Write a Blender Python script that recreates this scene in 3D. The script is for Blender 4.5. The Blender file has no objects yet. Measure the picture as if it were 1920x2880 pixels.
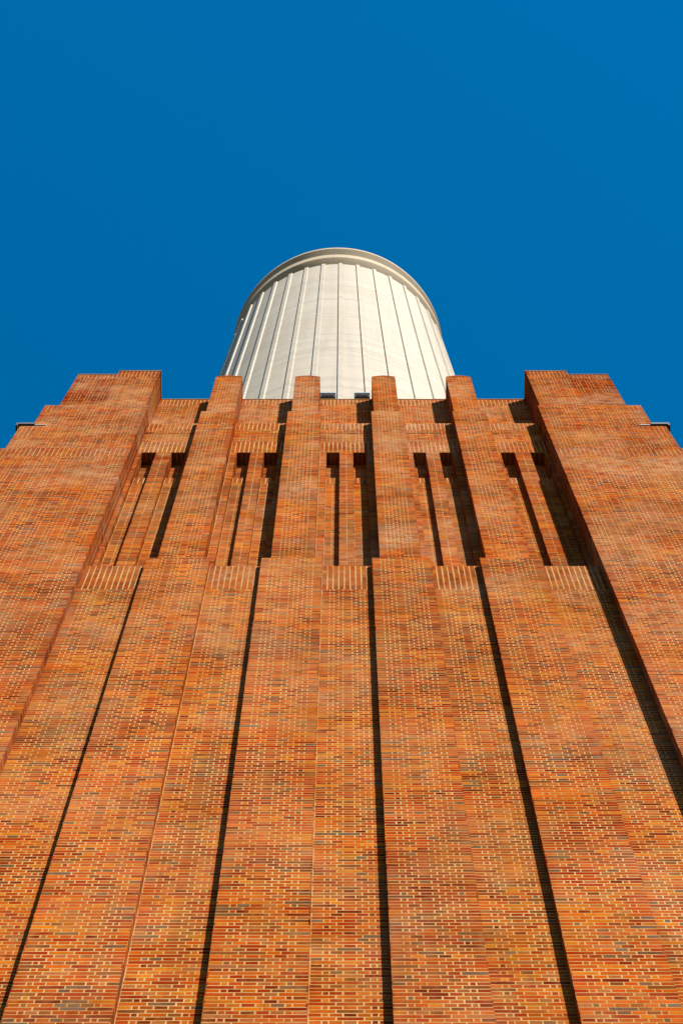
import bpy, math, random
import numpy as np
from mathutils import Vector, noise as mnoise

rng = np.random.default_rng(11)
random.seed(11)
scene = bpy.context.scene
COL = scene.collection

# ------------------------------------------------------------------ camera
CAM_Y, CAM_Z = -8.36, 1.6
cam_d = bpy.data.cameras.new('camera')
cam = bpy.data.objects.new('camera', cam_d)
COL.objects.link(cam)
cam.location = (0, CAM_Y, CAM_Z)
cam.rotation_euler = (math.radians(90 + 78.04), 0, 0)
cam_d.sensor_fit = 'HORIZONTAL'
cam_d.sensor_width = 24
cam_d.lens = 95.875
cam_d.shift_x = -0.0021
cam_d.clip_start = 0.1
cam_d.clip_end = 5000
scene.camera = cam

# ------------------------------------------------------------------ light
SUN_EL, SUN_AZ = math.radians(40), math.radians(33.5)      # azimuth to the right of the wall's normal
sdir = Vector((math.sin(SUN_AZ) * math.cos(SUN_EL), -math.cos(SUN_AZ) * math.cos(SUN_EL), math.sin(SUN_EL)))
sun_d = bpy.data.lights.new('sun', 'SUN')
sun_d.energy = 5.0
sun_d.angle = math.radians(0.5)
sun_d.color = (1.0, 0.95, 0.86)
sun = bpy.data.objects.new('sun', sun_d)
COL.objects.link(sun)
sun.rotation_euler = sdir.to_track_quat('Z', 'Y').to_euler()
sun.location = (40, -60, 60)

world = bpy.data.worlds.new('World')
scene.world = world
world.use_nodes = True
wn = world.node_tree
wn.nodes.clear()
sky = wn.nodes.new('ShaderNodeTexSky')
sky.sky_type = 'NISHITA'
sky.sun_disc = False
sky.sun_elevation = SUN_EL
sky.sun_rotation = math.atan2(sdir.x, sdir.y)              # Nishita: rotation from +Y, clockwise seen from above
sky.air_density = 1.15
sky.dust_density = 0.1
sky.ozone_density = 3.0
hs = wn.nodes.new('ShaderNodeHueSaturation')
hs.inputs['Saturation'].default_value = 1.45
hs.inputs['Hue'].default_value = 0.493
bg = wn.nodes.new('ShaderNodeBackground')
bg.inputs['Strength'].default_value = 0.065
wo = wn.nodes.new('ShaderNodeOutputWorld')
wn.links.new(sky.outputs[0], hs.inputs['Color'])
wn.links.new(hs.outputs[0], bg.inputs['Color'])
wn.links.new(bg.outputs[0], wo.inputs['Surface'])

scene.view_settings.view_transform = 'Standard'
scene.view_settings.look = 'None'
scene.view_settings.exposure = 1.3
scene.view_settings.gamma = 1.0

# ------------------------------------------------------------------ materials
def lin(r, g, b):
    f = lambda c: c / 12.92 if c <= 0.04045 else ((c + 0.055) / 1.055) ** 2.4
    return (f(r / 255), f(g / 255), f(b / 255), 1)

class NT:
    """small helper round one material's node tree"""
    def __init__(self, name):
        self.m = bpy.data.materials.new(name)
        self.m.use_nodes = True
        self.t = self.m.node_tree
        self.p = self.t.nodes['Principled BSDF']
        self.co = self.n('ShaderNodeTexCoord').outputs['Object']
    def n(self, kind, **kw):
        x = self.t.nodes.new(kind)
        for k, v in kw.items():
            setattr(x, k, v)
        return x
    def set(self, sock, v):
        if isinstance(v, bpy.types.NodeSocket):
            self.t.links.new(v, sock)
        else:
            sock.default_value = v
    def noise(self, scale, detail=3, rough=0.55, vec=None, stretch=None):
        x = self.n('ShaderNodeTexNoise')
        x.inputs['Scale'].default_value = scale
        x.inputs['Detail'].default_value = detail
        x.inputs['Roughness'].default_value = rough
        v = vec or self.co
        if stretch:
            mp = self.n('ShaderNodeMapping')
            mp.inputs['Scale'].default_value = stretch
            self.t.links.new(v, mp.inputs['Vector'])
            v = mp.outputs[0]
        self.t.links.new(v, x.inputs['Vector'])
        return x.outputs['Fac']
    def ramp(self, fac, lo, hi, a=0.0, b=1.0):
        x = self.n('ShaderNodeMapRange')
        self.set(x.inputs['Value'], fac)
        x.inputs['From Min'].default_value = lo
        x.inputs['From Max'].default_value = hi
        x.inputs['To Min'].default_value = a
        x.inputs['To Max'].default_value = b
        return x.outputs[0]
    def mix(self, fac, a, b, mode='MIX'):
        x = self.n('ShaderNodeMix', data_type='RGBA', blend_type=mode)
        self.set(x.inputs[0], fac)
        self.set(x.inputs[6], a)
        self.set(x.inputs[7], b)
        return x.outputs[2]
    def mul(self, a, b):
        x = self.n('ShaderNodeMath', operation='MULTIPLY')
        self.set(x.inputs[0], a)
        self.set(x.inputs[1], b)
        return x.outputs[0]
    def bump(self, h, strength, dist):
        x = self.n('ShaderNodeBump')
        x.inputs['Strength'].default_value = strength
        x.inputs['Distance'].default_value = dist
        self.t.links.new(h, x.inputs['Height'])
        self.t.links.new(x.outputs[0], self.p.inputs['Normal'])
    def done(self, col, rough=0.9, spec=0.2, metal=0.0, level=1.0):
        if level != 1.0:
            col = self.mix(1.0, col, (level, level, level, 1), 'MULTIPLY')
        self.set(self.p.inputs['Base Color'], col)
        self.set(self.p.inputs['Roughness'], rough)
        self.p.inputs['Specular IOR Level'].default_value = spec
        self.p.inputs['Metallic'].default_value = metal
        return self.m

MORTAR = (0.70, 0.47, 0.235, 1)

def make_brick_material():
    k = NT('fired_brick')
    at = k.n('ShaderNodeAttribute', attribute_name='tint')
    c = at.outputs['Color']
    # kiln marks and grain
    c = k.mix(k.ramp(k.noise(9, 4), 0.4, 0.7, 0.0, 0.35), c, (0.40, 0.055, 0.008, 1), 'MIX')
    c = k.mix(0.55, c, k.ramp(k.noise(55, 3, 0.7), 0.25, 0.75, 0.45, 1.25), 'MULTIPLY')
    # mortar dragged over the faces
    smear = k.ramp(k.noise(2.1, 6, 0.68, stretch=(1.5, 1.5, 0.7)), 0.52, 0.76, 0.0, 0.62)
    c = k.mix(smear, c, (0.60, 0.215, 0.045, 1))
    # pale salt bloom in soft patches
    sep = k.n('ShaderNodeSeparateXYZ')
    k.t.links.new(k.co, sep.inputs[0])
    high = k.ramp(sep.outputs[2], 26, 52, 0.35, 1.0)      # bloom grows stronger towards the top of the tower
    bloom = k.mul(k.mul(k.ramp(k.noise(0.42, 5, 0.6), 0.47, 0.62, 0.0, 0.9), k.ramp(k.noise(6, 3), 0.3, 0.65)), high)
    c = k.mix(bloom, c, (0.64, 0.32, 0.17, 1))
    # golden mortar wash in broad patches
    gold = k.mul(k.ramp(k.noise(0.75, 5, 0.62, stretch=(1.2, 1.2, 0.8)), 0.53, 0.68, 0.0, 0.55), k.ramp(k.noise(11, 3), 0.3, 0.6))
    c = k.mix(gold, c, (0.66, 0.225, 0.018, 1))
    # rain runs down the face
    runs = k.ramp(k.noise(1.0, 6, 0.7, stretch=(2.6, 2.6, 0.11)), 0.51, 0.68, 0.0, 0.42)
    c = k.mix(runs, c, (0.22, 0.060, 0.018, 1))
    # dark soot flecks
    soot = k.ramp(k.noise(1.6, 7, 0.75, stretch=(0.8, 0.8, 2.5)), 0.56, 0.72, 0.0, 0.65)
    c = k.mix(soot, c, (0.09, 0.035, 0.02, 1))
    k.bump(k.noise(120, 3, 0.7), 0.35, 0.004)
    return k.done(c, 0.95, 0.0, level=0.43)

def make_mortar_material():
    k = NT('lime_mortar')
    c = k.mix(k.ramp(k.noise(1.3, 5, 0.65), 0.35, 0.68), (0.76, 0.48, 0.20, 1), (0.54, 0.235, 0.050, 1))
    c = k.mix(k.ramp(k.noise(0.5, 4), 0.52, 0.7, 0, 0.6), c, (0.80, 0.56, 0.29, 1))
    c = k.mix(0.6, c, k.ramp(k.noise(40, 3, 0.7), 0.25, 0.75, 0.55, 1.2), 'MULTIPLY')
    k.bump(k.noise(160, 3, 0.7), 0.4, 0.003)
    return k.done(c, 0.95, 0.0, level=0.47)

def make_far_brick_material():
    """for the parts of the tower nobody looks at closely: same brick, as a texture"""
    k = NT('brick_texture')
    geo = k.n('ShaderNodeSeparateXYZ')
    k.t.links.new(k.co, geo.inputs[0])
    s = k.n('ShaderNodeMath', operation='ADD')
    k.t.links.new(geo.outputs[0], s.inputs[0])
    k.t.links.new(geo.outputs[1], s.inputs[1])
    v = k.n('ShaderNodeCombineXYZ')
    k.t.links.new(s.outputs[0], v.inputs[0])
    k.t.links.new(geo.outputs[2], v.inputs[1])
    b = k.n('ShaderNodeTexBrick')
    k.t.links.new(v.outputs[0], b.inputs['Vector'])
    b.inputs['Scale'].default_value = 1
    b.inputs['Brick Width'].default_value = 0.2286
    b.inputs['Row Height'].default_value = 0.0762
    b.inputs['Mortar Size'].default_value = 0.006
    b.inputs['Color1'].default_value = (0.50, 0.10, 0.018, 1)
    b.inputs['Color2'].default_value = (0.32, 0.055, 0.014, 1)
    b.inputs['Mortar'].default_value = MORTAR
    return k.done(b.outputs['Color'], 0.95, 0.0, level=0.41)

def make_concrete_material(name='painted_concrete', warm=(1, 1, 1, 1)):
    k = NT(name)
    c = k.mix(k.ramp(k.noise(0.35, 5, 0.6), 0.35, 0.7), (0.73, 0.635, 0.49, 1), (0.665, 0.555, 0.41, 1))
    # water streaks running down, thin lift lines running round
    c = k.mix(k.ramp(k.noise(1.0, 5, 0.7, stretch=(3.2, 3.2, 0.10)), 0.48, 0.72, 0, 0.55), c, (0.52, 0.44, 0.34, 1))
    lift = k.noise(1.0, 2, 0.5, stretch=(0.10, 0.10, 2.4))
    c = k.mix(k.ramp(lift, 0.585, 0.64, 0, 0.40), c, (0.46, 0.40, 0.33, 1))
    c = k.mix(0.35, c, k.ramp(k.noise(5, 5, 0.75), 0.25, 0.75, 0.68, 1.15), 'MULTIPLY')
    c = k.mix(1.0, c, warm, 'MULTIPLY')
    k.bump(k.noise(14, 4, 0.7), 0.25, 0.01)
    return k.done(c, 0.8, 0.25, level=0.41)

def make_plain(name, col, col2, scale, rough, metal=0.0, spec=0.3):
    k = NT(name)
    c = k.mix(k.ramp(k.noise(scale, 4, 0.65), 0.3, 0.7), col, col2)
    return k.done(c, rough, spec, metal)

M_BRICK = make_brick_material()
M_MORTAR = make_mortar_material()
M_FAR = make_far_brick_material()
M_CONC = make_concrete_material()
M_CONC_BOUNCE = make_concrete_material('bounce_tinted_concrete', (0.97, 0.86, 0.68, 1))  # warm bounced light on the collar and rim is put into this colour
M_BLACK = make_plain('black_housing', (0.012, 0.012, 0.014, 1), (0.03, 0.03, 0.034, 1), 30, 0.5)
M_STEEL = make_plain('brushed_metal', (0.55, 0.55, 0.56, 1), (0.42, 0.42, 0.44, 1), 25, 0.38, 0.9)
M_GLASS = make_plain('dark_lamp_glass', (0.02, 0.022, 0.026, 1), (0.03, 0.033, 0.038, 1), 4, 0.12, 0.0, 0.5)
M_LEAD = make_plain('grey_lead', (0.035, 0.035, 0.038, 1), (0.02, 0.02, 0.022, 1), 12, 0.7, 0.0)
M_ZINC = make_plain('pale_flashing', (0.20, 0.19, 0.16, 1), (0.12, 0.115, 0.10, 1), 14, 0.6)
M_PAVE = make_plain('asphalt', (0.055, 0.052, 0.05, 1), (0.04, 0.038, 0.037, 1), 3, 0.9)
M_ROOF = make_plain('roof_felt', (0.10, 0.10, 0.10, 1), (0.07, 0.07, 0.07, 1), 2, 0.9)

# ------------------------------------------------------------------ object helpers
def link(name, mesh, parent=None, mat=None):
    o = bpy.data.objects.new(name, mesh)
    COL.objects.link(o)
    if mat is not None and mesh is not None:
        mesh.materials.append(mat)
    o.parent = parent
    return o

def empty(name, loc, label, cat):
    o = bpy.data.objects.new(name, None)
    o.empty_display_size = 0.5
    COL.objects.link(o)
    o.location = loc
    o['label'] = label
    o['category'] = cat
    return o

BOX_F = [(0, 3, 2, 1), (4, 5, 6, 7), (0, 1, 5, 4), (1, 2, 6, 5), (2, 3, 7, 6), (3, 0, 4, 7)]
def box_verts(x0, x1, y0, y1, z0, z1):
    return [(x0, y0, z0), (x1, y0, z0), (x1, y1, z0), (x0, y1, z0), (x0, y0, z1), (x1, y0, z1), (x1, y1, z1), (x0, y1, z1)]

def boxes_mesh(name, boxes):
    v, f = [], []
    for b in boxes:
        o = len(v)
        v += box_verts(*b)
        f += [tuple(i + o for i in q) for q in BOX_F]
    m = bpy.data.meshes.new(name)
    m.from_pydata(v, [], f)
    return m

# ------------------------------------------------------------------ bricks
BED = 0.0165
CO, ST, HD = 0.0762, 0.2286, 0.1143            # course, stretcher, header, joint included
JOINT = 0.0120
PAL = [  # weight in the common run, weight in the darker kiln runs, linear colour
    (34, 14, (0.660, 0.112, 0.006)),   # orange
    (22, 22, (0.560, 0.066, 0.004)),   # deep orange
    (10, 26, (0.410, 0.029, 0.003)),   # red
    (2.5, 13, (0.210, 0.014, 0.003)),  # dark red
    (12, 3, (0.740, 0.190, 0.008)),    # yellow orange
    (9, 5, (0.500, 0.145, 0.042)),     # pale pink
    (5, 10, (0.270, 0.072, 0.016)),    # brown
    (2.2, 3.5, (0.190, 0.095, 0.050)), # grey brown
    (1.3, 1.6, (0.160, 0.112, 0.082)), # grey
]
PW = [np.array([p[i] for p in PAL], float) for i in (0, 1)]
PW = [w / w.sum() for w in PW]
PC = np.array([p[2] for p in PAL])

class Bricks:
    """bricks of one part, collected before they become meshes"""
    def __init__(self):
        self.rows = []                       # (o, u, v, n, l, h, proud, soldier)
    def add(self, o, u, v, n, l, h, soldier=False):
        self.rows.append((o, u, v, n, l, h, rng.uniform(0.0005, 0.0012), soldier))

def course_lengths(L, kind):
    """brick lengths along one course of English bond, closers beside the corner headers"""
    nh = max(1, int(round(L / HD)))
    if kind == 0:                            # stretcher course
        ls = [ST] * (nh // 2)
        if nh % 2:
            ls.insert(min(len(ls), max(1, len(ls) - 1)), HD)
        if len(ls) > 6 and rng.random() < 0.25:      # the odd pair of headers
            i = int(rng.integers(1, len(ls) - 1))
            ls[i:i + 1] = [HD, HD]
    else:
        if nh >= 4:
            ls = [HD, HD / 2] + [HD] * (nh - 3) + [HD / 2, HD]
        else:
            ls = [HD] * nh
    k = L / sum(ls)
    return [a * k for a in ls]

def lay(B, origin, u, n, L, z0, z1, phase=0, edge=0.0):
    """courses of brick on an upright rectangle; origin gives x, y of its lower start, z0..z1 its height"""
    u = np.array(u, float); n = np.array(n, float); v = np.array((0, 0, 1.0))
    k0 = int(math.floor(z0 / CO + 1e-6))
    k1 = int(math.ceil(z1 / CO - 1e-6))
    for k in range(k0, k1):
        a = max(k * CO, z0); b = min((k + 1) * CO, z1)
        if b - a < 0.03:
            continue
        x = 0.0
        ls = course_lengths(L, (k + phase) % 2)
        for i, l in enumerate(ls):
            j0 = (edge * rng.uniform(0.3, 1.3) if edge else rng.normal(0, 0.0022)) if i == 0 else JOINT * 0.58 + rng.normal(0, 0.0012)
            j1 = rng.normal(0, 0.0022) if i == len(ls) - 1 else JOINT * 0.58 + rng.normal(0, 0.0012)
            dz = rng.normal(0, 0.0008)
            o = np.array((origin[0], origin[1], 0.0)) + u * (x + j0) + v * (a + BED / 2 + dz)
            B.add(o, u, v, n, l - j0 - j1, b - a - BED + rng.normal(0, 0.0008))
            x += l

def soldiers(B, origin, u, n, L, z0, z1, wide=1.45):
    """bricks on end in stacked columns"""
    u = np.array(u, float); n = np.array(n, float); v = np.array((0, 0, 1.0))
    nc = max(1, int(round(L / CO))); nr = max(1, int(round((z1 - z0) / ST)))
    w = L / nc; h = (z1 - z0) / nr
    for c in range(nc):
        for r in range(nr):
            jj = JOINT * wide
            o = np.array((origin[0], origin[1], 0.0)) + u * (c * w + jj / 2 + rng.normal(0, 0.001)) + v * (z0 + r * h + 0.004)
            B.add(o, u, v, n, w - jj, h - 0.008, True)

def soffit(B, origin, L, D, z):
    """bricks of a lintel seen from below, laid across its depth"""
    nc = max(1, int(round(L / CO))); nd = max(1, int(round(D / ST)))
    w = L / nc; h = D / nd
    for c in range(nc):
        for r in range(nd):
            o = np.array((origin[0] + c * w + JOINT / 2, origin[1] + (r + 1) * h - JOINT / 2, z))
            B.add(o, np.array((1.0, 0, 0)), np.array((0, -1.0, 0)), np.array((0, 0, -1.0)), w - JOINT, h - JOINT, True)

def brick_arrays(rows, redder=0.0, hue=(1.0, 1.0, 1.0)):
    N = len(rows)
    O = np.array([r[0] for r in rows]); U = np.array([r[1] for r in rows]); V = np.array([r[2] for r in rows]); NN = np.array([r[3] for r in rows])
    l = np.array([r[4] for r in rows])[:, None]; h = np.array([r[5] for r in rows])[:, None]; p = np.array([r[6] for r in rows])[:, None]
    sk = rng.normal(0, 0.0012, (N, 4, 1))            # edges never quite straight
    back = -0.012
    corners = [O, O + U * l, O + U * l + V * h, O + V * h]
    verts = np.empty((N, 8, 3))
    for i, c in enumerate(corners):
        verts[:, i] = c + NN * (p + sk[:, i] * 0.05) + V * sk[:, i]
        verts[:, i + 4] = c + NN * back
    # is (u x v) along n?
    flip = (np.einsum('ij,ij->i', np.cross(U, V), NN) < 0)
    quads = np.array([(0, 1, 2, 3), (1, 0, 4, 5), (2, 1, 5, 6), (3, 2, 6, 7), (0, 3, 7, 4)])
    faces = np.tile(quads, (N, 1, 1))
    faces[flip] = faces[flip][:, :, ::-1]
    # kiln runs: long low patches where darker bricks gather
    mid = O + U * l * 0.5
    run = np.array([mnoise.noise(Vector((p[0] * 0.55 + p[1], 3.1, p[2] * 0.85))) + 0.6 * mnoise.noise(Vector((p[0] * 1.7, 9.2, p[2] * 3.1))) for p in mid])
    broad = np.array([mnoise.noise(Vector((p[0] * 0.16 + 5, 1.7, p[2] * 0.11))) for p in mid])
    dark = rng.random(N) < np.clip(0.34 + redder + 1.3 * run + 0.5 * broad, 0.03, 0.95)
    idx = np.where(dark, rng.choice(len(PAL), N, p=PW[1]), rng.choice(len(PAL), N, p=PW[0]))
    tint = PC[idx] * rng.uniform(0.80, 1.16, (N, 1)) * (1.0 - 0.30 * np.clip(run, -0.3, 0.7) - 0.25 * broad)[:, None] * np.array(hue)
    sol = np.array([r[7] for r in rows])
    tint[sol] = tint[sol] * 0.45 + np.array((0.40, 0.115, 0.038)) * 0.55
    return verts, faces, tint

def brick_mesh(name, verts, faces, tint):
    N = len(verts)
    F = (faces + (np.arange(N) * 8)[:, None, None]).reshape(-1, 4)
    m = bpy.data.meshes.new(name)
    m.vertices.add(N * 8)
    m.vertices.foreach_set('co', verts.reshape(-1))
    m.loops.add(F.size)
    m.loops.foreach_set('vertex_index', F.reshape(-1).astype(np.int32))
    m.polygons.add(len(F))
    m.polygons.foreach_set('loop_start', np.arange(0, F.size, 4, dtype=np.int32))
    m.polygons.foreach_set('use_smooth', np.zeros(len(F), dtype=bool))
    m.update(calc_edges=True)
    a = m.attributes.new('tint', 'FLOAT_COLOR', 'CORNER')
    cols = np.ones((N, 20, 4))
    cols[:, :, :3] = tint[:, None, :]
    a.data.foreach_set('color', cols.reshape(-1))
    m.materials.append(M_BRICK)
    return m

PARTS = []                                   # (part object, Bricks, keep soldiers as objects)
def part(name, boxes, parent, B=None, mat=None, label=None):
    o = link(name, boxes_mesh(name, boxes), parent, mat or M_MORTAR)
    if label:
        o['label'] = label
    if B is not None:
        PARTS.append((o, B))
    return o

# ------------------------------------------------------------------ setting
g = link('ground', boxes_mesh('ground', [(-1500, 1500, -1500, 1500, -0.5, 0.0)]), None, M_PAVE)
g['kind'] = 'structure'

# ------------------------------------------------------------------ brick tower
Z = lambda h: h + CAM_Z
snap = lambda z: round(z / CO) * CO
Z_BOT = snap(Z(17.2))                          # real bricks from here up
Z_SH = snap(Z(36.45))                          # shoulders of the pilasters and shelf of the panels
Z_SB = Z_SH - 6 * ST                           # foot of the brick-on-end band
Z_INF = snap(Z(44.34))
Z_LIN = snap(Z(46.0))
Z_LB = snap(Z(47.05))
Z_UB0 = snap(Z(47.87))
Z_US = snap(Z(48.13))
Z_LED = Z_US + 3 * ST
Z_CS = snap(Z(52.83))
Z_TOP = Z_CS + 3 * ST
Y_PI, Y_RE, Y_UP, Y_A, Y_IN, Y_DE, Y_T = 0.0, 0.114, 0.114, 0.343, 0.457, 0.572, 0.686
Y_IW = 1.1                                     # everything is keyed this far into the wall
X, NF = (1, 0, 0), (0, -1, 0)
NL, NR = (-1, 0, 0), (1, 0, 0)

tower = empty('brick_tower', (0, 0, 0), 'tall orange-red brick tower with fluted face and stepped corner piers', 'tower')

core = part('tower_core', [(-5.9, 5.9, 1.0, 14.2, 0.0, Z_LED - 0.3), (-5.2, 5.2, 1.05, 13.6, Z_LED - 0.4, Z_CS)], tower, None, M_FAR)
roof = part('roof_deck', [(-5.15, 5.15, 1.0, 13.6, Z_CS + 0.01, Z_CS + 0.15)], tower, None, M_ROOF)
low = part('lower_wall', [(-5.95, -3.48, -0.114, 1.2, 0, Z_BOT), (3.48, 5.95, -0.114, 1.2, 0, Z_BOT),
                          (-3.48, 3.48, Y_RE, 1.2, 0, Z_BOT)] +
           [(a, b, 0.0, Y_RE, 0, Z_BOT) for a, b in ((-2.685, -1.82), (-1.113, -0.283), (0.40, 1.20), (1.873, 2.70))], tower, None, M_FAR)

PIL = [(-2.685, -1.82), (-1.113, -0.283), (0.40, 1.20), (1.873, 2.70)]

for i, (a, b) in enumerate(PIL):
    B = Bricks()
    ua, ub = a + HD, b - HD
    ca, cb = ua + 0.055, ub - 0.055
    yb = Y_UP + HD                                # face of the cap
    W = cb - ca
    o = part('pilaster', [(a, b, Y_PI, Y_A - 0.01, Z_BOT, Z_SH),
                          (ua, ub, Y_UP, Y_DE, Z_SH - 0.02, Z_LED),
                          (ca, cb, yb, Y_IW, Z_LED - 0.02, Z_TOP)], tower, B)
    lay(B, (a, Y_PI), X, NF, b - a, Z_BOT, Z_SH)
    lay(B, (a, Y_RE), (0, -1, 0), NL, Y_RE, Z_BOT, Z_SH, 1)
    lay(B, (b, Y_PI), (0, 1, 0), NR, Y_RE, Z_BOT, Z_SH, 1)
    lay(B, (ua, Y_UP), X, NF, ub - ua, Z_SH, Z_LED, 1)
    lay(B, (ua, Y_A), (0, -1, 0), NL, Y_A - Y_UP, Z_SH, Z_LED)
    lay(B, (ub, Y_UP), (0, 1, 0), NR, Y_A - Y_UP, Z_SH, Z_LED)
    lay(B, (ca, yb), X, NF, W, Z_LED, Z_TOP)
    lay(B, (ca, Y_T), (0, -1, 0), NL, Y_T - yb, Z_LED, Z_TOP, 1)
    lay(B, (cb, yb), (0, 1, 0), NR, Y_T - yb, Z_LED, Z_TOP, 1)
    # rounded saddle on top, bricks on end round its front
    n = 8
    v, f = [], []
    prof = [(ca + W * t / n, Z_TOP + 0.012 + 0.16 * (1 - abs(2 * t / n - 1) ** 1.6)) for t in range(n + 1)]
    for x, z in prof:
        v += [(x, yb - 0.004, z), (x, Y_IW, z), (x, yb - 0.004, Z_TOP), (x, Y_IW, Z_TOP)]
    for t in range(n):
        p, q = 4 * t, 4 * t + 4
        f += [(p, q, q + 1, p + 1), (p + 2, q + 2, q, p), (p + 1, q + 1, q + 3, p + 3)]
    f += [(0, 1, 3, 2), (4 * n + 2, 4 * n + 3, 4 * n + 1, 4 * n)]
    me = bpy.data.meshes.new('saddle_cap')
    me.from_pydata(v, [], f)
    at = me.attributes.new('tint', 'FLOAT_COLOR', 'CORNER')
    for d in at.data:
        d.color = (0.46, 0.115, 0.030, 1)
    link('saddle_cap', me, o, M_BRICK)

# the bays between them: lower panel, jambs, mullion, two slots, lintel, shelf band, parapet
PW4 = 3.48
bay_lo = [(-PW4 - 0.05, PIL[0][0]), (PIL[0][1], PIL[1][0]), (PIL[1][1], PIL[2][0]), (PIL[2][1], PIL[3][0]), (PIL[3][1], PW4 + 0.05)]
for i, (a, b) in enumerate(bay_lo):
    B = Bricks()
    o = part('recessed_panel', [(a, b, Y_RE, Y_IW, Z_BOT, Z_SH)], tower, B)
    lay(B, (a, Y_RE), X, NF, b - a, Z_BOT, Z_SB, 1, 0.011)
    soldiers(B, (a, Y_RE), X, NF, b - a, Z_SB, Z_SH)
    # upper bay
    ja = a + 0.0 if i == 0 else a - HD
    jb = b + 0.0 if i == 4 else b + HD
    if i == 0: ja = -3.57
    if i == 4: jb = 3.57
    inn_a, inn_b = ja + HD, jb - HD               # clear opening
    mid = 0.5 * (inn_a + inn_b)
    mw = ST * (1.0 if 0 < i < 4 else 1.15)
    ma, mb = mid - mw / 2, mid + mw / 2
    for (p, q, side) in ((ja, inn_a, 1), (inn_b, jb, -1)):
        Bj = Bricks()
        part('jamb', [(p, q, Y_A, Y_IW, Z_SH - 0.02, Z_LIN)], tower, Bj)
        lay(Bj, (p, Y_A), X, NF, q - p, Z_SH, Z_LIN, 0, 0.011 if side > 0 else 0.0)
        if side > 0:
            lay(Bj, (q, Y_A), (0, 1, 0), NR, Y_DE - Y_A, Z_SH, Z_LIN)
        else:
            lay(Bj, (p, Y_DE), (0, -1, 0), NL, Y_DE - Y_A, Z_SH, Z_LIN)
    Bm = Bricks()
    part('mullion', [(ma, mb, Y_A, Y_IW, Z_SH - 0.02, Z_LIN)], tower, Bm)
    lay(Bm, (ma, Y_A), X, NF, mw, Z_SH, Z_LIN)
    lay(Bm, (ma, Y_DE), (0, -1, 0), NL, Y_DE - Y_A, Z_SH, Z_LIN, 1)
    lay(Bm, (mb, Y_A), (0, 1, 0), NR, Y_DE - Y_A, Z_SH, Z_LIN, 1)
    for (p, q) in ((inn_a, ma), (mb, inn_b)):
        Bs = Bricks()
        part('slot_infill', [(p, q, Y_IN, Y_IW - 0.01, Z_SH - 0.02, Z_INF), (p, q, Y_DE, Y_IW, Z_INF - 0.02, Z_LIN)], tower, Bs)
        lay(Bs, (p, Y_IN), X, NF, q - p, Z_SH, Z_INF - 2 * ST, 1, 0.009)
        soldiers(Bs, (p, Y_IN), X, NF, q - p, Z_INF - 2 * ST, Z_INF)
        lay(Bs, (p, Y_DE), X, NF, q - p, Z_INF, Z_LIN, 1)
    Bl = Bricks()
    part('lintel', [(ja, jb, Y_A, Y_IW + 0.01, Z_LIN, Z_UB0)], tower, Bl)
    soldiers(Bl, (ja, Y_A), X, NF, jb - ja, Z_LIN, Z_LB)
    lay(Bl, (ja, Y_A), X, NF, jb - ja, Z_LB, Z_UB0)
    for (p, q) in ((inn_a, ma), (mb, inn_b)):
        soffit(Bl, (p, Y_A), q - p, Y_DE - Y_A, Z_LIN)
    Bb = Bricks()
    part('shelf_band', [(ja, jb, Y_A - 0.005, Y_IW + 0.02, Z_UB0, Z_LED)], tower, Bb)
    lay(Bb, (ja, Y_A - 0.005), X, NF, jb - ja, Z_UB0, Z_US, 1)
    soldiers(Bb, (ja, Y_A - 0.005), X, NF, jb - ja, Z_US, Z_LED)
    Bp = Bricks()
    pa, pb = ja - 0.06, jb + 0.06
    po = part('parapet', [(pa, pb, Y_T, Y_IW - 0.02, Z_LED - 0.02, Z_TOP)], tower, Bp)
    lay(Bp, (pa, Y_T), X, NF, pb - pa, Z_LED, Z_CS)
    soldiers(Bp, (pa, Y_T), X, NF, pb - pa, Z_CS, Z_TOP)
    c = link('coping', boxes_mesh('coping', [(pa + 0.004, pb - 0.004, Y_T - 0.012, Y_IW, Z_TOP + 0.002, Z_TOP + 0.03)]), po, M_MORTAR)

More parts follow.
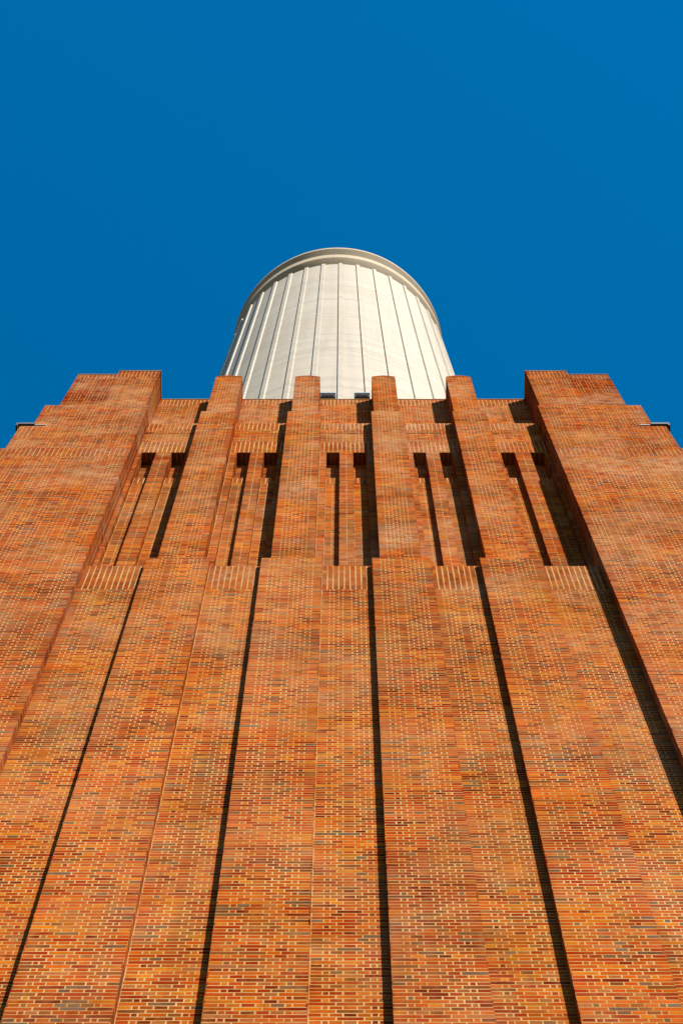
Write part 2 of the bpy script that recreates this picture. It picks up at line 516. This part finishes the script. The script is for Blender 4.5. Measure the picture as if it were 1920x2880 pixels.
# corner piers: four set-backs, each capped with bricks on end
Z4, Z3, Z2 = snap(Z(43.97)), snap(Z(46.74)), Z_LED
Z1, Z1b = Z_TOP, snap(Z(53.06))
for s in (-1, 1):
    B = Bricks()
    def xr(p, q):
        return (s * p, s * q) if s > 0 else (s * q, s * p)
    def bx(p, q, y0, y1, z0, z1):
        a, b = xr(p, q)
        return (a, b, y0, y1, z0, z1)
    o = part('corner_pier', [bx(3.48, 5.95, -0.114, 0.001, Z_BOT, Z4), bx(3.52, 5.93, 0.0, Y_IW, Z_BOT, Z4 - 0.01),
                             bx(3.525, 5.61, 0.002, Y_IW + 0.01, Z4 - 0.05, Z3), bx(3.53, 5.40, 0.004, Y_IW + 0.02, Z3 - 0.05, Z2),
                             bx(3.62, 4.43, HD, Y_IW + 0.03, Z2 - 0.05, Z1), bx(4.43, 5.21, HD + 0.002, Y_IW + 0.04, Z2 - 0.05, Z1b)], tower, B)
    def face(p, q, y, z0, z1, ph=0):
        a, b = xr(p, q); lay(B, (a, y), X, NF, b - a, z0, z1, ph)
    def sold(p, q, y, z0, z1):
        a, b = xr(p, q); soldiers(B, (a, y), X, NF, b - a, z0, z1, 0.95)
    def inner(x, y0, y1, z0, z1, ph=1):
        if s > 0: lay(B, (x, y1), (0, -1, 0), NL, y1 - y0, z0, z1, ph)
        else:     lay(B, (-x, y0), (0, 1, 0), NR, y1 - y0, z0, z1, ph)
    def outer(x, y0, y1, z0, z1, ph=1):
        if s > 0: lay(B, (x, y0), (0, 1, 0), NR, y1 - y0, z0, z1, ph)
        else:     lay(B, (-x, y1), (0, -1, 0), NL, y1 - y0, z0, z1, ph)
    face(3.48, 5.95, -0.114, Z_BOT, Z4 - 3 * ST)
    sold(3.48, 5.95, -0.114, Z4 - 3 * ST, Z4)
    inner(3.48, -0.114, 0.0, Z_BOT, Z4); inner(3.52, 0.0, Y_RE, Z_BOT, Z_SH, 0); inner(3.52, 0.0, Y_A, Z_SH, Z4, 0)
    face(3.525, 5.61, 0.002, Z4, Z3 - 5 * ST); face(3.525, 5.30, 0.002, Z3 - 5 * ST, Z3); sold(5.30, 5.61, 0.002, Z3 - 5 * ST, Z3)
    inner(3.525, 0.0, Y_A, Z4, Z3); outer(5.61, 0.002, 1.0, Z4, Z3)
    face(3.53, 5.40, 0.004, Z3, Z2 - 3 * ST); face(3.53, 5.16, 0.004, Z2 - 3 * ST, Z2, 1); sold(5.16, 5.40, 0.004, Z2 - 3 * ST, Z2)
    inner(3.53, 0.004, Y_A, Z3, Z2); outer(5.40, 0.004, 1.0, Z3, Z2)
    face(3.62, 5.21, HD, Z2, Z1b - 2 * ST, 1)
    face(3.62, 4.43, HD, Z1b - 2 * ST, Z1 - 3 * ST, 1)
    sold(3.62, 4.43, HD, Z1 - 3 * ST, Z1)
    sold(4.43, 5.21, HD, Z1b - 2 * ST, Z1b)
    inner(3.62, HD, Y_T, Z2, Z1); outer(5.21, HD, 1.0, Z2, Z1b)
    # metal coping on the second set-back
    cp = link('coping', boxes_mesh('coping', [bx(5.36, 5.675, -0.035, 0.9, Z3 + 0.002, Z3 + 0.14), bx(5.645, 5.678, -0.037, 0.9, Z3 - 0.12, Z3 + 0.05)]), o, M_LEAD)
    cp['label'] = 'dark metal coping on the set-back'
    fl = link('flashing', boxes_mesh('flashing', [bx(5.17, 5.359, -0.012, 0.2, Z3 + 0.02, Z3 + 0.09)]), o, M_ZINC)
    a, b = xr(3.60, 4.44)
    link('coping', boxes_mesh('coping', [(a, b, HD - 0.012, 1.0, Z1 + 0.002, Z1 + 0.03)]), o, M_MORTAR)
    a, b = xr(4.45, 5.22)
    link('coping', boxes_mesh('coping', [(a, b, HD - 0.012, 1.0, Z1b + 0.002, Z1b + 0.03)]), o, M_MORTAR)

# turn the collected bricks into objects: the 300 that show largest singly, brick-on-end bands of the panels singly, the rest as stuff
def project(P):
    c, s_, f = math.cos(math.radians(78.04)), math.sin(math.radians(78.04)), 7670.0
    Yc = P[:, 1] - CAM_Y; h = P[:, 2] - CAM_Z
    w = Yc * c + h * s_
    return 964 + f * P[:, 0] / w, 1440 - f * (-Yc * s_ + h * c) / w, w

cand = []
data = []
for pi, (o, B) in enumerate(PARTS):
    nm = o.name.split('.')[0]
    red = 0.20 if nm == 'corner_pier' else 0.0
    q = rng.uniform(0.95, 1.05)
    hue = {'corner_pier': (0.98, 0.90, 1.25), 'recessed_panel': (0.97, 1.08, 1.0), 'slot_infill': (0.98, 1.12, 1.0)}.get(nm, (1, 1, 1))
    v, f, t = brick_arrays(B.rows, red, np.array(hue) * q)
    data.append((v, f, t))
    if o.name.split('.')[0] not in ('pilaster', 'recessed_panel', 'corner_pier'):
        continue
    x, y, w = project(v[:, 0]); x2, y2, _ = project(v[:, 2])
    front = np.array([r[3][1] < -0.5 for r in B.rows])
    sold_ = np.array([r[7] for r in B.rows])
    ok = front & ~sold_ & (np.minimum(x, x2) > 0) & (np.maximum(x, x2) < 1920) & (np.maximum(y, y2) < 2880)
    area = np.abs((x2 - x) * (y2 - y))
    for k in np.nonzero(ok)[0]:
        cand.append((area[k], pi, k))
cand.sort(reverse=True)
single = {}
for _, pi, k in cand[:300]:
    single.setdefault(pi, set()).add(int(k))
for pi, (o, B) in enumerate(PARTS):
    v, f, t = data[pi]
    N = len(v)
    if N == 0:
        continue
    pick = single.get(pi, set())
    sol = set()
    if o.name.split('.')[0] == 'recessed_panel':
        sol = {k for k in range(N) if B.rows[k][7]}
    for k in sorted(pick | sol):
        nm = 'brick' if k in pick else 'soldier_brick'
        link(nm, brick_mesh(nm, v[k:k + 1], f[k:k + 1], t[k:k + 1]), o)
    rest = np.array([k not in pick and k not in sol for k in range(N)])
    bw = link('brickwork', brick_mesh('brickwork', v[rest], f[rest], t[rest]), o)
    bw['kind'] = 'stuff'

# ------------------------------------------------------------------ chimney
CH_X, CH_Y = -0.19, 7.14
chim = empty('chimney', (CH_X, CH_Y, Z_CS), 'tall round cream concrete chimney with vertical ribs behind the brick parapet', 'chimney')
ZT = Z(97.7)
def shaft_r(z): return 3.915 + 0.0150 * (ZT - z)

def lathe(name, prof, seg, parent, mat, smooth=True, z_off=0.0):
    v, f = [], []
    for r, z in prof:
        for k in range(seg):
            a = 2 * math.pi * k / seg
            v.append((r * math.sin(a), -r * math.cos(a), z - z_off))
    for j in range(len(prof) - 1):
        for k in range(seg):
            p, q = j * seg + k, j * seg + (k + 1) % seg
            f.append((p, q, q + seg, p + seg))
    m = bpy.data.meshes.new(name)
    m.from_pydata(v, [], f)
    if smooth:
        m.polygons.foreach_set('use_smooth', [True] * len(f))
        m.set_sharp_from_angle(angle=math.radians(25))
    return link(name, m, parent, mat)

zs = np.linspace(Z_CS - 0.3, ZT, 10)
shaft = lathe('shaft', [(shaft_r(z), z) for z in zs] + [(3.0, ZT)], 160, chim, M_CONC, True, Z_CS)
NR_ = 40
for k in range(NR_):
    a0 = 2 * math.pi * k / NR_ + math.radians(1.6)
    v, f = [], []
    zz = [Z_CS - 0.2, Z(75), ZT + 0.004]
    for z in zz:
        r = shaft_r(z)
        for (t, d) in ((-0.085, -0.05), (-0.062, 0.046), (0.055, 0.046), (0.095, -0.05)):
            rr = r + d
            v.append((rr * math.sin(a0) + t * math.cos(a0), -rr * math.cos(a0) + t * math.sin(a0), z - Z_CS))
    for j in range(len(zz) - 1):
        for i in range(3):
            p = j * 4 + i
            f.append((p, p + 1, p + 5, p + 4))
    e = 4 * (len(zz) - 1)
    f += [(e, e + 1, e + 2, e + 3), (3, 2, 1, 0)]
    m = bpy.data.meshes.new('rib')
    m.from_pydata(v, [], f)
    link('rib', m, chim, M_CONC)
# collar: two flaring mouldings, each with an upright fillet
def H_(h): return Z(h)
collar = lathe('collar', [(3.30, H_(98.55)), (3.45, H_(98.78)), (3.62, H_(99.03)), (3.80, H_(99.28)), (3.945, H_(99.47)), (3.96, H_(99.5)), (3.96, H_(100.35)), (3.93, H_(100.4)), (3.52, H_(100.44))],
               160, chim, M_CONC_BOUNCE, True, Z_CS)
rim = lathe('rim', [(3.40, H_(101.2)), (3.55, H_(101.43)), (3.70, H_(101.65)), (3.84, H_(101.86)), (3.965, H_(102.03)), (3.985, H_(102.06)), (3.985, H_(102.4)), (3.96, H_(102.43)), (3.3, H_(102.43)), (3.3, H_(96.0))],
            160, chim, M_CONC_BOUNCE, True, Z_CS)
lining = lathe('flue_lining', [(3.295, H_(101.9)), (3.295, H_(90))], 64, chim, M_LEAD, True, Z_CS)

# ------------------------------------------------------------------ floodlights on the middle parapet
def floodlight(x, label):
    r = empty('floodlight', (x, Y_T + 0.06, Z_TOP + 0.03), label, 'floodlight')
    r['group'] = 'floodlights on the middle parapet'
    w = 0.145
    def add(name, boxes, mat, tilt=0.0, parent=None, piv=(0, 0, 0.06)):
        m = boxes_mesh(name, boxes)
        ct, st = math.cos(tilt), math.sin(tilt)
        for vt in m.vertices:
            y, z = vt.co.y - piv[1], vt.co.z - piv[2]
            vt.co.y = piv[1] + y * ct - z * st
            vt.co.z = piv[2] + y * st + z * ct
        return link(name, m, parent or r, mat)
    t = math.radians(8)
    h = add('housing', [(-w, w, -0.10, 0.09, 0.07, 0.30)], M_BLACK, t)
    add('cooling_fin', [(-w + 0.02, w - 0.02, -0.116, -0.10, 0.10 + 0.05 * i, 0.112 + 0.05 * i) for i in range(3)], M_BLACK, t, h)
    add('bezel', [(-w - 0.012, w + 0.012, -0.112, 0.10, 0.302, 0.335)], M_STEEL, t)
    add('lens', [(-w + 0.015, w - 0.015, -0.085, 0.075, 0.336, 0.345)], M_GLASS, t)
    add('trim_strip', [(-0.06, w - 0.03, -0.108, -0.101, 0.175, 0.195)], M_STEEL, t)
    add('bracket', [(-w - 0.03, -w - 0.015, -0.02, 0.02, 0.0, 0.20), (w + 0.015, w + 0.03, -0.02, 0.02, 0.0, 0.20), (-w - 0.03, w + 0.03, -0.03, 0.03, -0.001, 0.012)], M_LEAD)
floodlight(-0.300, 'small black floodlight on the parapet beside the second pilaster, left of the pair')
floodlight(0.383, 'small black floodlight on the parapet beside the third pilaster, right of the pair')
